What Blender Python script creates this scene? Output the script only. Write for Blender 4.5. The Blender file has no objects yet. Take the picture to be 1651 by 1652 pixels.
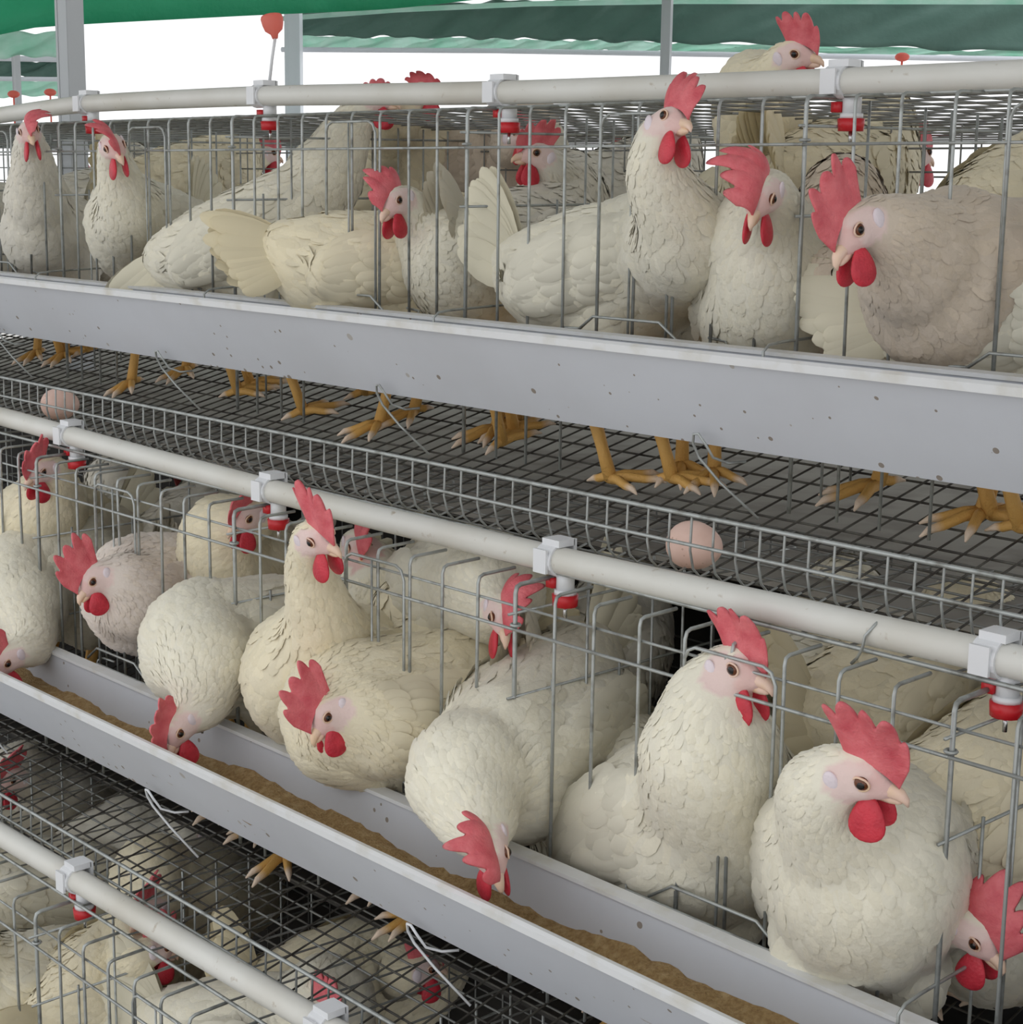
import bpy, bmesh, math, random
import numpy as np
from mathutils import Vector, Matrix
from mathutils.kdtree import KDTree

random.seed(7); rng = np.random.default_rng(11)
S = bpy.context.scene
COL = S.collection
CZ = 1.55                      # camera height above the ground

# ------------------------------------------------------------------ camera
FPX, CX, CY = 2730.0, 825.5, 826.0
def _d(u, v):
    w = np.array([u-CX, v-CY, FPX]); return w/np.linalg.norm(w)
_mx = _d(-1736, 262); _dn = _d(630, 14900); _dn = _dn-_mx*_dn.dot(_mx); _dn /= np.linalg.norm(_dn)
_X = -_mx; _Z = -_dn; _Y = np.cross(_Z, _X)
RC = np.array([_X, _Y, _Z])    # rows = world axes in camera coordinates (right, down, forward)
cam = bpy.data.cameras.new('camera'); camo = bpy.data.objects.new('camera', cam); COL.objects.link(camo)
cam.sensor_fit = 'HORIZONTAL'; cam.sensor_width = 36; cam.lens = FPX/1651*36; cam.clip_start = .02; cam.clip_end = 200
r_, u_, b_ = RC@np.array([1., 0, 0]), RC@np.array([0, -1., 0]), RC@np.array([0, 0, -1.])
M = Matrix.Identity(4)
for i in range(3): M[i][0], M[i][1], M[i][2] = r_[i], u_[i], b_[i]
M[2][3] = CZ
camo.matrix_world = M; S.camera = camo
RIGHT, UPC, TOW = r_, u_, b_

# ------------------------------------------------------------------ light
w = bpy.data.worlds.new('overcast_sky'); S.world = w; w.use_nodes = True
bg = w.node_tree.nodes['Background']; bg.inputs[0].default_value = (.97, .985, 1, 1); bg.inputs[1].default_value = 1.0
S.view_settings.view_transform = 'Standard'; S.view_settings.look = 'None'
S.view_settings.exposure = 0.32; S.view_settings.gamma = 1; S.view_settings.use_curve_mapping = False

# ------------------------------------------------------------------ helpers
def at(px, py, Y):             # the point seen at a pixel, at distance Y from the camera's row line
    r = RC@np.array([px-CX, py-CY, FPX]); return r*(Y/r[1])
def atd(px, py, D):
    return (RC@np.array([px-CX, py-CY, FPX]))*(D/FPX)
def above(t, px, py, h):         # the point seen at a pixel, h above the sloping floor of a tier
    r = RC@np.array([px-CX, py-CY, FPX]); T = TI[t]; s = (T['fl']+h-KF*T['Yg'])/(r[2]-KF*r[1]); p = r*s; return (px, py, float(p[1]))
def cdir(r, u, t):
    v = r*RIGHT+u*UPC+t*TOW; return v/np.linalg.norm(v)
def nrm(v):
    v = np.asarray(v, float); return v/(np.linalg.norm(v)+1e-12)
def srgb(r, g, b):
    f = lambda c: c/12.92 if c <= .04045 else ((c+.055)/1.055)**2.4
    return (f(r/255), f(g/255), f(b/255))
ROOTS = []
def tag(o, label=None, cat=None, group=None, kind=None):
    if label: o['label'] = label
    if cat: o['category'] = cat
    if group: o['group'] = group
    if kind: o['kind'] = kind
def root(name, loc, label, cat=None, group=None, kind=None):
    o = bpy.data.objects.new(name, None); COL.objects.link(o); o.empty_display_size = .05
    o.location = (loc[0], loc[1], loc[2]+CZ); tag(o, label, cat, group, kind); return o
class MB:
    """collects geometry in camera-height coordinates"""
    def __init__(s): s.v = []; s.f = []; s.n = 0
    def add(s, V, F):
        V = np.asarray(V, float); s.v.append(V); s.f += [tuple(i+s.n for i in f) for f in F]; s.n += len(V)
    def tube(s, pts, rad, sides=6, closed=False, caps=True):
        P = [np.asarray(p, float) for p in pts]; k = len(P)
        rr = rad if hasattr(rad, '__len__') else [rad]*k
        T = []
        for i in range(k):
            a = P[i-1] if (i > 0 or closed) else P[i]; b = P[(i+1) % k] if (i < k-1 or closed) else P[i]
            T.append(nrm(b-a))
        ref = np.array([0, 0, 1.]) if abs(T[0][2]) < .9 else np.array([1., 0, 0])
        n = nrm(np.cross(T[0], ref)); V = []
        for i in range(k):
            n = nrm(n-T[i]*n.dot(T[i])); b = np.cross(T[i], n)
            for j in range(sides):
                a = 2*math.pi*j/sides; V.append(P[i]+rr[i]*(math.cos(a)*n+math.sin(a)*b))
        F = []
        for i in range(k if closed else k-1):
            for j in range(sides):
                i2 = (i+1) % k; j2 = (j+1) % sides
                F.append((i*sides+j, i*sides+j2, i2*sides+j2, i2*sides+j))
        if caps and not closed:
            F.append(tuple(range(sides))[::-1]); F.append(tuple((k-1)*sides+j for j in range(sides)))
        s.add(V, F)
    def box(s, c, sx, sy, sz, ax=None):
        A = np.eye(3) if ax is None else np.array(ax); c = np.asarray(c, float)
        V = [c+A[0]*x*sx/2+A[1]*y*sy/2+A[2]*z*sz/2 for x in (-1, 1) for y in (-1, 1) for z in (-1, 1)]
        s.add(V, [(0, 1, 3, 2), (4, 6, 7, 5), (0, 4, 5, 1), (2, 3, 7, 6), (0, 2, 6, 4), (1, 5, 7, 3)])
    def ellip(s, c, rad, ax=None, n=14, m=9):
        A = np.eye(3) if ax is None else np.array(ax); c = np.asarray(c, float)
        V = [c+A[2]*rad[2]]; F = []
        for i in range(1, m):
            t = math.pi*i/m
            for j in range(n):
                p = 2*math.pi*j/n
                V.append(c+A[0]*rad[0]*math.sin(t)*math.cos(p)+A[1]*rad[1]*math.sin(t)*math.sin(p)+A[2]*rad[2]*math.cos(t))
        V.append(c-A[2]*rad[2]); e = len(V)-1
        for j in range(n):
            F.append((0, 1+j, 1+(j+1) % n)); F.append((e, e-n+(j+1) % n, e-n+j))
        for i in range(m-2):
            for j in range(n):
                a = 1+i*n; F.append((a+j, a+n+j, a+n+(j+1) % n, a+(j+1) % n))
        s.add(V, F)
    def extrude_x(s, prof, x0, x1, nx=1):
        """closed profile in (Y, Z) swept along X"""
        k = len(prof); V = []; F = []
        for i in range(nx+1):
            x = x0+(x1-x0)*i/nx
            V += [(x, p[0], p[1]) for p in prof]
        for i in range(nx):
            for j in range(k):
                j2 = (j+1) % k; F.append((i*k+j, i*k+j2, (i+1)*k+j2, (i+1)*k+j))
        F.append(tuple(range(k))[::-1]); F.append(tuple(nx*k+j for j in range(k)))
        s.add(V, F)
    def mesh(s, name, mat, off=(0, 0, 0), smooth=True):
        me = bpy.data.meshes.new(name)
        V = np.concatenate(s.v) if s.v else np.zeros((0, 3))
        me.from_pydata((V-np.asarray(off, float)).tolist(), [], s.f)
        if smooth: me.shade_smooth()
        me.materials.append(mat); me.update(); return me
    def build(s, name, mat, parent=None, smooth=True, fixn=False):
        """part of parent (coordinates relative to the parent), or a top-level object with its origin at its base"""
        if parent is not None:
            off = WORLD.get(parent.name, np.array(parent.location)-np.array([0, 0, CZ]))
            me = s.mesh(name, mat, off, smooth); o = bpy.data.objects.new(name, me); COL.objects.link(o); o.parent = parent
            WORLD[o.name] = off
        else:
            V = np.concatenate(s.v); lo = V.min(0); hi = V.max(0)
            off = np.array([(lo[0]+hi[0])/2, (lo[1]+hi[1])/2, lo[2]])
            me = s.mesh(name, mat, off, smooth); o = bpy.data.objects.new(name, me); COL.objects.link(o)
            o.location = (off[0], off[1], off[2]+CZ); WORLD[o.name] = off
        if fixn:
            bm = bmesh.new(); bm.from_mesh(me); bmesh.ops.recalc_face_normals(bm, faces=bm.faces); bm.to_mesh(me); bm.free()
        return o
WORLD = {}

# ------------------------------------------------------------------ materials
def mat(name, base, rough=.5, metal=0., noise=None, bump=None, spots=None, attr=None, sheen=0, sss=0, translucent=0):
    m = bpy.data.materials.new(name); m.use_nodes = True; nt = m.node_tree; N = nt.nodes; L = nt.links
    p = N['Principled BSDF']; p.inputs['Base Color'].default_value = (*base, 1)
    p.inputs['Roughness'].default_value = rough; p.inputs['Metallic'].default_value = metal
    if sheen: p.inputs['Sheen Weight'].default_value = sheen
    if sss: p.inputs['Subsurface Weight'].default_value = sss; p.inputs['Subsurface Scale'].default_value = .008
    tc = N.new('ShaderNodeTexCoord'); cur = None
    if attr:
        a = N.new('ShaderNodeAttribute'); a.attribute_name = attr; cur = a.outputs['Color']
    def mixc(fac, c1, c2sock_or_val, mode='MIX'):
        x = N.new('ShaderNodeMix'); x.data_type = 'RGBA'; x.blend_type = mode
        if fac is not None: L.new(fac, x.inputs[0])
        if c1 is None: x.inputs[6].default_value = (*base, 1)
        else: L.new(c1, x.inputs[6])
        if isinstance(c2sock_or_val, tuple): x.inputs[7].default_value = (*c2sock_or_val, 1)
        else: L.new(c2sock_or_val, x.inputs[7])
        return x
    if noise:
        for (col, scale, lo, hi) in noise:
            n = N.new('ShaderNodeTexNoise'); n.inputs['Scale'].default_value = scale; n.inputs['Detail'].default_value = 5
            L.new(tc.outputs['Object'], n.inputs['Vector'])
            r = N.new('ShaderNodeMapRange'); r.inputs[1].default_value = lo; r.inputs[2].default_value = hi
            L.new(n.outputs['Fac'], r.inputs[0])
            cur = mixc(r.outputs[0], cur, col).outputs[2]
    if spots:
        for (col, scale, size, amt) in spots:
            v = N.new('ShaderNodeTexVoronoi'); v.inputs['Scale'].default_value = scale; L.new(tc.outputs['Object'], v.inputs['Vector'])
            v.inputs['Randomness'].default_value = 1
            n = N.new('ShaderNodeTexNoise'); n.inputs['Scale'].default_value = scale*.35; L.new(tc.outputs['Object'], n.inputs['Vector'])
            s1 = N.new('ShaderNodeMapRange'); s1.inputs[1].default_value = .45; s1.inputs[2].default_value = .75
            s1.inputs[3].default_value = 0; s1.inputs[4].default_value = size; L.new(n.outputs['Fac'], s1.inputs[0])
            lt = N.new('ShaderNodeMath'); lt.operation = 'LESS_THAN'; L.new(v.outputs['Distance'], lt.inputs[0]); L.new(s1.outputs[0], lt.inputs[1])
            mu = N.new('ShaderNodeMath'); mu.operation = 'MULTIPLY'; L.new(lt.outputs[0], mu.inputs[0]); mu.inputs[1].default_value = amt
            cur = mixc(mu.outputs[0], cur, col).outputs[2]
    if cur is not None: L.new(cur, p.inputs['Base Color'])
    if bump:
        sc, st, ds = bump
        n = N.new('ShaderNodeTexNoise'); n.inputs['Scale'].default_value = sc; n.inputs['Detail'].default_value = 6
        L.new(tc.outputs['Object'], n.inputs['Vector'])
        b = N.new('ShaderNodeBump'); b.inputs['Strength'].default_value = st; b.inputs['Distance'].default_value = ds
        L.new(n.outputs['Fac'], b.inputs['Height']); L.new(b.outputs[0], p.inputs['Normal'])
    if translucent:
        t = N.new('ShaderNodeBsdfTranslucent'); t.inputs[0].default_value = (*base, 1)
        if cur is not None: L.new(cur, t.inputs[0])
        x = N.new('ShaderNodeMixShader'); x.inputs[0].default_value = translucent
        L.new(p.outputs[0], x.inputs[1]); L.new(t.outputs[0], x.inputs[2]); L.new(x.outputs[0], N['Material Output'].inputs[0])
    return m
MT = dict(
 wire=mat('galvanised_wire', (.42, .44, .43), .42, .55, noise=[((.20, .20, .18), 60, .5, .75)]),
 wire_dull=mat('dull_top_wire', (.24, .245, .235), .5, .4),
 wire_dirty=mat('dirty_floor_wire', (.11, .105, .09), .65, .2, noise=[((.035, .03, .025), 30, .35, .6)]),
 trough=mat('grey_trough_plastic', (.59, .612, .66), .42, 0, noise=[((.545, .562, .60), 6, .35, .7)],
            spots=[((.20, .15, .10), 55, .30, .8), ((.30, .24, .16), 24, .16, .5)]),
 rim=mat('pale_trough_rim', (.72, .73, .74), .5, 0, noise=[((.60, .58, .52), 25, .5, .75)]),
 pipe=mat('white_water_pipe', (.68, .675, .635), .42, 0, noise=[((.56, .535, .47), 5, .42, .72), ((.42, .36, .28), 90, .66, .78)]),
 clip=mat('white_clip_plastic', (.74, .75, .77), .4),
 red=mat('red_drinker_plastic', (.55, .012, .02), .35),
 steel=mat('steel_pin', (.6, .6, .6), .25, 1),
 feed=mat('brown_feed_meal', (.40, .265, .115), .95, 0, noise=[((.28, .17, .065), 260, .35, .65), ((.50, .36, .18), 90, .5, .75)], bump=(420, .9, .004)),
 feather=mat('white_plumage', (.8, .78, .7), .85, 0, attr='Col', sheen=.15, bump=(170, .22, .004)),
 tailf=mat('white_flight_feathers', (.8, .78, .7), .75, 0, attr='Col', sheen=.1, translucent=.12),
 comb=mat('red_comb_skin', srgb(226, 118, 124), .55, 0, noise=[(srgb(204, 80, 92), 70, .35, .75)], bump=(420, .5, .002), sss=.12),
 wattle=mat('red_wattle_skin', srgb(208, 54, 70), .45, 0, noise=[(srgb(178, 34, 52), 60, .4, .7)], bump=(380, .45, .002), sss=.12),
 beak=mat('pale_horn_beak', srgb(232, 200, 182), .4, 0, noise=[(srgb(228, 196, 160), 60, .4, .7)]),
 iris=mat('brown_iris', srgb(98, 52, 26), .15), pupil=mat('black_pupil', (.006, .005, .005), .08),
 lobe=mat('lilac_ear_lobe', srgb(228, 216, 222), .5, bump=(300, .3, .002)),
 leg=mat('yellow_leg_scales', srgb(206, 160, 92), .6, 0, attr='Col', bump=(500, .5, .002)),
 egg=mat('pinkish_egg_shell', srgb(232, 198, 184), .55, 0, noise=[(srgb(222, 184, 168), 30, .4, .7)], spots=[(srgb(170, 130, 105), 160, .3, .5)]),
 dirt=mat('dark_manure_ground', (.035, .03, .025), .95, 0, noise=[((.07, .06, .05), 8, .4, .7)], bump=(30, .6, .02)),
 ground=mat('pale_concrete_ground', (.62, .60, .57), .9, 0, noise=[((.5, .48, .45), 3, .4, .7)]),
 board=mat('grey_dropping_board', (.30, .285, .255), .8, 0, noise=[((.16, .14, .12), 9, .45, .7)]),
 boarddark=mat('black_dropping_shade_board', (.03, .028, .025), .85, 0, noise=[((.055, .05, .045), 9, .45, .7)]),
 tarp=mat('green_tarpaulin', srgb(72, 196, 150), .55, 0, noise=[(srgb(54, 178, 130), 3, .4, .65)], bump=(6, .4, .05), translucent=.4),
 tarpdark=mat('dark_green_tarpaulin', srgb(96, 128, 118), .6, 0, noise=[(srgb(78, 112, 102), 3, .4, .65)], bump=(5, .4, .05)),
 mint=mat('mint_translucent_film', srgb(222, 243, 235), .5, 0, noise=[(srgb(198, 234, 220), 12, .4, .7)], translucent=.8),
 post=mat('galvanised_post', (.50, .52, .54), .5, .2), postpale=mat('pale_blue_post', (.84, .88, .95), .5),
 roof=mat('unseen_roof_sheet', (.72, .74, .74), .7), redfloat=mat('red_float_plastic', srgb(250, 165, 152), .35, translucent=.65),
)

# ------------------------------------------------------------------ tiers
P_ = .4965
TI = {
 'upper': dict(Yg=1.34, lip=-.152, fl=-.322, pipe=.104, rod=.089, cor=.087, h2=.0415, hg=-.2985, xp=-1.04),
 'middle': dict(Yg=1.10, lip=-.636, fl=-.806, pipe=-.361, rod=-.378, cor=-.386, h2=-.430, hg=-.782, xp=-.686),
 'lower': dict(Yg=.85, lip=-1.105, fl=-1.275, pipe=-.815, rod=-.838, cor=-.842, h2=-.882, hg=-1.252, xp=-.735),
}
XL, XR = -4.2, .31
KF = .24
def floor_z(t, Y): return TI[t]['fl']+KF*(Y-TI[t]['Yg'])
def on_floor(t, px, py):
    r = RC@np.array([px-CX, py-CY, FPX]); T = TI[t]
    s = (T['fl']-KF*T['Yg'])/(r[2]-KF*r[1]); return r*s
DEPTH = .44

# ground, and an unseen roof sized to block light from above
m = MB(); m.box((-2, 3, -CZ-.05), 30, 24, .1); o = m.build('floor', MT['ground'], smooth=False); tag(o, 'pale concrete ground around and behind the cages', kind='structure')
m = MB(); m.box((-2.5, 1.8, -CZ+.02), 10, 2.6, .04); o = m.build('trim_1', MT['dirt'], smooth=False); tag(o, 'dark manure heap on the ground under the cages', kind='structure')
m = MB(); m.box((-2.5, 2.1, 1.25), 14, 4.4, .04); o = m.build('ceiling', MT['roof'], smooth=False); tag(o, 'unseen pale roof sheet above the cage rows, sized to block top light', kind='structure')

WR = .0016
def tier(name):
    T = TI[name]; Yg = T['Yg']; Yb = Yg+DEPTH
    c = root('cage_tier', ((XL+XR)/2, Yg+.2, floor_z(name, Yb)), {'upper': 'galvanised wire cage row of the upper tier with sloping mesh floor',
             'middle': 'galvanised wire cage row of the middle tier with sloping mesh floor', 'lower': 'galvanised wire cage row of the lower tier at lower left'}[name], 'cage', 'stepped cage rows')
    # floor mesh
    m = MB(); sp = .0272; n = int((XR-XL)/sp); Yf = Yg-.145
    for i in range(n):
        x = XL+i*sp; m.tube([(x, Yf, floor_z(name, Yf)), (x, Yb, floor_z(name, Yb))], .0012, 5, caps=False)
    for k in range(14):
        y = Yf+(Yb-Yf)*k/13; m.tube([(XL, y, floor_z(name, y)-.002), (XR, y, floor_z(name, y)-.002)], .0013, 5, caps=False)
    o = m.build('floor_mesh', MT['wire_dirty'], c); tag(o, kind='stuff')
    # egg guard: rails are single parts, its short uprights one part
    Yr = Yg-.174; zt = T['hg']; zf = floor_z(name, Yf)
    for (y, z, r) in ((Yr, zt, .0021), (Yr-.001, zt-.028, .0018), (Yr+.008, zf-.004, .0016)):
        m = MB(); m.tube([(XL, y, z), (XR, y, z)], r, 6); m.build('egg_guard_rail', MT['wire'], c)
    m = MB()
    for i in range(n):
        x = XL+i*sp
        m.tube([(x, Yr+.002, zt), (x, Yr+.001, zt-.034), (x, Yr+.006, zf+.006), (x, Yr+.016, zf-.003), (x, Yf, zf)], .0013, 5, caps=False)
    o = m.build('egg_guard_wires', MT['wire'], c); tag(o, kind='stuff')
    # top mesh
    m = MB(); zc = T['rod']; y0 = Yg+.045
    ymax = Yb+(.44 if name == 'upper' else 0)
    for i in range(int((XR-XL)/.052)):
        x = XL+i*.052; m.tube([(x, y0, zc), (x, ymax, zc-.012)], .0013, 5, caps=False)
    k = 0; y = y0+.05
    while y <= ymax+.001:
        m.tube([(XL, y, zc-.012*(y-y0)/.44+.002), (XR, y, zc-.012*(y-y0)/.44+.002)], .0014, 5, caps=False); y += .05
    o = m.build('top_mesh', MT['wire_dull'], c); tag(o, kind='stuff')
    m = MB(); m.tube([(XL, y0, T['rod']), (XR, y0, T['rod'])], .0021, 6); m.build('front_top_rod', MT['wire'], c)
    # back mesh
    m = MB(); zb = floor_z(name, Yb)
    for i in range(int((XR-XL)/.05)):
        x = XL+i*.05; m.tube([(x, Yb, zb), (x, Yb, zc-.012)], .0012, 5, caps=False)
    for k in range(6 if name == 'upper' else 9):
        z = zc-.012-(.028*k if name == 'upper' else (zc-zb)*k/8); m.tube([(XL, Yb+.002, z), (XR, Yb+.002, z)], .0013, 5, caps=False)
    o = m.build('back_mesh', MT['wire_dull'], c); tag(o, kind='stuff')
    # partitions
    i0 = int(math.floor((XL-T['xp'])/P_))+1
    xs = []; k = i0
    while T['xp']+P_*k < XR: xs.append(T['xp']+P_*k); k += 1
    for x in xs:
        p = None; m = MB()
        lines = []
        for z in (T['cor']-.028, T['cor']-.114, T['cor']-.235):
            ya = Yg-.01
            if z < T['cor']-.2:
                lines.append([(x, Yb, z+.015), (x, Yg-.02, z), (x, Yg-.042, z-.002), (x, Yg-.05, z-.008), (x, Yg-.05, z-.032)])
            else: lines.append([(x, ya, z), (x, Yb, z+.006)])
        for k in range(1, 9):
            y = Yg+DEPTH*k/9
            top = T['rod']-.012*k/9 if k % 2 == 0 or k > 3 else T['cor']-.105
            lines.append([(x+.003, y, top), (x+.003, y, floor_z(name, y))])
        for l in lines: m.tube(l, .0016, 5)
        m.build('partition', MT['wire'], c)
    # rear bank of the upper tier: mirrored cage behind
    if name == 'upper':
        m = MB(); y1 = Yb+.44
        for i in range(int((XR-XL)/.05)):
            x = XL+i*.05; m.tube([(x, y1, -.30), (x, y1, zc-.02)], .0013, 5, caps=False)
        for k in range(3): m.tube([(XL, y1, zc-.02-.05*k), (XR, y1, zc-.02-.05*k)], .0014, 5, caps=False)
        for i in range(int((XR-XL)/.04)):
            x = XL+i*.04; m.tube([(x, Yb+.01, zb), (x, y1+.1, zb-.12)], .0013, 5, caps=False)
        o = m.build('rear_cage_mesh', MT['wire_dirty'], c); tag(o, kind='stuff')
    return c, xs
CAGES = {}; XS = {}
for t in ('upper', 'middle', 'lower'): CAGES[t], XS[t] = tier(t)

ORD = ['first', 'second', 'third', 'fourth', 'fifth', 'sixth', 'seventh', 'eighth', 'ninth', 'tenth']
def fronts(name):
    T = TI[name]; Yg = T['Yg']; xs = XS[name]; sp = P_/9
    vis = 0
    for q, x0 in enumerate(xs[:-1] if name != 'lower' else xs[:-1]):
        if x0+P_ < -2.08*Yg or x0 > {'upper': -.79, 'middle': -.64, 'lower': -1.22}[name]:
            m = MB()
            for k in range(9):
                x = x0+k*sp; m.tube([(x, Yg+.050, T['cor']+.001), (x, Yg+.004, T['cor']), (x, Yg, T['cor']-.008), (x, Yg, floor_z(name, Yg) if k < 4 else T['lip']-.016)], WR*1.15, 6)
            for z in (T['h2'], T['lip']-.012): m.tube([(x0, Yg-.003, z), (x0+P_, Yg-.003, z)], .0017, 6)
            o = m.build('front_bars', MT['wire'], CAGES[name]); tag(o, kind='stuff'); continue
        lab = f'wire bar gate of the {name} tier, {ORD[vis]} from the left'; vis += 1
        foot = floor_z(name, Yg)
        rt = root('wire_gate', (x0+P_/2, Yg, T['lip']-.01), lab, 'cage gate', f'wire cage fronts of the {name} tier')
        low = T['lip']-.012
        dr = (3, 5) if (name == 'middle' and abs(x0+2.1755) < .05) else (4, 6)
        for k in range(0, 9):
            x = x0+k*sp+rng.normal(0, .0012)
            zb = foot if k in (0, 1, 2, 3) else low-.004
            if name == 'upper' and k in (1, 2): zb = foot
            m = MB(); e = rng.normal(0, .001)
            m.tube([(x, Yg+.050, T['cor']+.001), (x, Yg+.007, T['cor']), (x, Yg+.002, T['cor']-.002), (x+e*.3, Yg, T['cor']-.008), (x+e, Yg+e, zb)], WR*(1.15 if k else 1.5), 6)
            m.build('bar', MT['wire'], rt)
        m = MB(); m.tube([(x0, Yg-.003, T['h2']), (x0+P_, Yg-.003, T['h2'])], .0017, 6); m.build('rail', MT['wire'], rt)
        m = MB(); m.tube([(x0, Yg+.003, T['h2']+.022), (x0+P_, Yg+.003, T['h2']+.022)], .0014, 6)
        if name != 'upper': m.build('rail', MT['wire'], rt)
        # ring tying the rail to the partition bar
        m = MB(); m.tube([(x0+.0045*math.cos(a), Yg+.0045*math.sin(a), T['h2']+.004) for a in np.linspace(0, 2*math.pi, 12)[:-1]], .0016, 5, closed=True); m.build('ring', MT['wire'], rt)
        # lower rail with looped ends + raised latch wire
        xa, xb = x0+2.9*sp, x0+7.4*sp; zr = low-.0
        m = MB(); m.tube([(xa+.03, Yg+.006, zr+.006), (xa+.004, Yg+.004, zr+.006), (xa, Yg-.002, zr+.003), (xa+.004, Yg-.006, zr), (xb-.004, Yg-.006, zr), (xb, Yg-.002, zr+.003), (xb-.004, Yg+.004, zr+.008), (xb-.03, Yg+.006, zr+.010)], .0016, 6)
        m.build('lower_rail', MT['wire'], rt)
        m = MB(); m.tube([(x0+dr[0]*sp-.03, Yg-.004, zr+.002), (x0+dr[0]*sp, Yg-.006, zr+.022), (x0+dr[1]*sp-.012, Yg-.006, zr+.022), (x0+dr[1]*sp+.022, Yg-.004, zr-.002)], .0017, 6)
        m.build('latch_wire', MT['wire'], rt)
        # sliding door with rounded frame
        d = root('cage_door', (x0+dr[0]*sp+sp, Yg-.004, low), f'narrow sliding wire door in the {name} tier gate {ORD[vis-1]} from the left', 'cage door', f'sliding doors of the {name} tier')
        xa = x0+dr[0]*sp+.004; xb = x0+dr[1]*sp-.004; zt = T['cor']-.012
        fr = [(xa, Yg-.004, low), (xa, Yg-.004, zt-.012), (xa+.004, Yg-.004, zt-.004), (xa+.012, Yg-.004, zt), (xb-.014, Yg-.004, zt), (xb-.005, Yg-.004, zt-.004), (xb, Yg-.004, zt-.014), (xb, Yg-.004, low)]
        m = MB(); m.tube(fr, .0017, 6); m.build('door_frame', MT['wire'], d)
        m = MB(); m.tube([((xa+xb)/2-.004, Yg-.004, zt), ((xa+xb)/2-.004, Yg-.004, low)], .0014, 6); m.build('door_bar', MT['wire'], d)
for t in ('upper', 'middle', 'lower'): fronts(t)

# troughs
for t in ('upper', 'middle'):
    T = TI[t]; Yg = T['Yg']; L = T['lip']; th = .003
    lab = {'upper': 'long grey plastic feed trough hung on the upper tier, seen from outside', 'middle': 'long open grey plastic feed trough of the middle tier with feed inside', 'lower': 'grey plastic feed trough of the lower tier, lowest of the three'}[t]
    rt = root('feed_trough', ((XL+XR)/2, Yg-.07, L-.1), lab, 'feed trough', 'feed troughs')
    a, b, c_, d_ = (Yg-.15, L), (Yg-.09, L-.095), (Yg-.036, L-.098), (Yg-.03, L-.008)
    m = MB(); m.extrude_x([a, b, (b[0]+.001, b[1]+th), (a[0]+th, a[1])], XL, XR, 1); m.build('front_wall', MT['trough'], rt, False, True)
    m = MB(); m.extrude_x([b, c_, (c_[0], c_[1]+th), (b[0], b[1]+th)], XL, XR, 1); m.build('bottom', MT['trough'], rt, False, True)
    m = MB(); m.extrude_x([c_, (d_[0], d_[1]), (d_[0]-th, d_[1]), (c_[0]-th, c_[1]+th)], XL, XR, 1); m.build('back_wall', MT['trough'], rt, False, True)
    m = MB(); m.extrude_x([(a[0]-.001, a[1]-.007), (a[0]-.0025, a[1]+.0005), (a[0]+.001, a[1]+.003), (a[0]+.006, a[1]+.0025), (a[0]+.006, a[1]-.001), (a[0]+.003, a[1]-.007)], XL, XR, 1)
    o = m.build('front_rim', MT['rim'], rt, False, True); tag(o, 'pale rim')
    m = MB(); m.extrude_x([(d_[0]-.006, d_[1]-.001), (d_[0]-.006, d_[1]+.003), (d_[0]+.010, d_[1]+.004), (d_[0]+.010, d_[1])], XL, XR, 1)
    m.build('back_rim', MT['rim'], rt, False, True)
    for x in XS[t]:
        hx = x-.03
        m = MB(); b0 = np.array([hx, Yg-.092, L-.097])
        loop = [b0+np.array(p) for p in ((.034, .018, -.012), (.022, .006, -.014), (.014, -.008, -.008), (.010, -.016, .006), (.004, -.019, .015), (-.003, -.018, .014), (-.007, -.014, .004), (-.004, -.008, -.010), (.014, .004, -.034), (.05, .02, -.066))]
        m.tube(loop, .0015, 6); m.build('hanger_hook', MT['clip'] if t == 'middle' else MT['wire'], rt)
    # feed
    if t == 'upper': continue
    nx, ny = 420, 7; V = []; F = []
    lev = L-.052
    for i in range(nx+1):
        x = XL+(XR-XL)*i/nx
        for j in range(ny+1):
            q = j/ny; y = (Yg-.15+.036)+q*((Yg-.036)-(Yg-.15+.036))
            z = lev-.006*math.sin(q*math.pi)+.004*math.sin(x*9+q*3)+.003*math.sin(x*31+q*7)+rng.normal(0, .0012)
            V.append((x, y, z))
    for i in range(nx):
        for j in range(ny): F.append((i*(ny+1)+j, (i+1)*(ny+1)+j, (i+1)*(ny+1)+j+1, i*(ny+1)+j+1))
    m = MB(); m.add(V, F); o = m.build('feed_meal', MT['feed'])
    tag(o, {'upper': 'brown ground feed inside the upper trough', 'middle': 'brown ground feed lying in the open middle trough', 'lower': 'brown ground feed inside the lowest trough'}[t], 'feed', kind='stuff')

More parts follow.
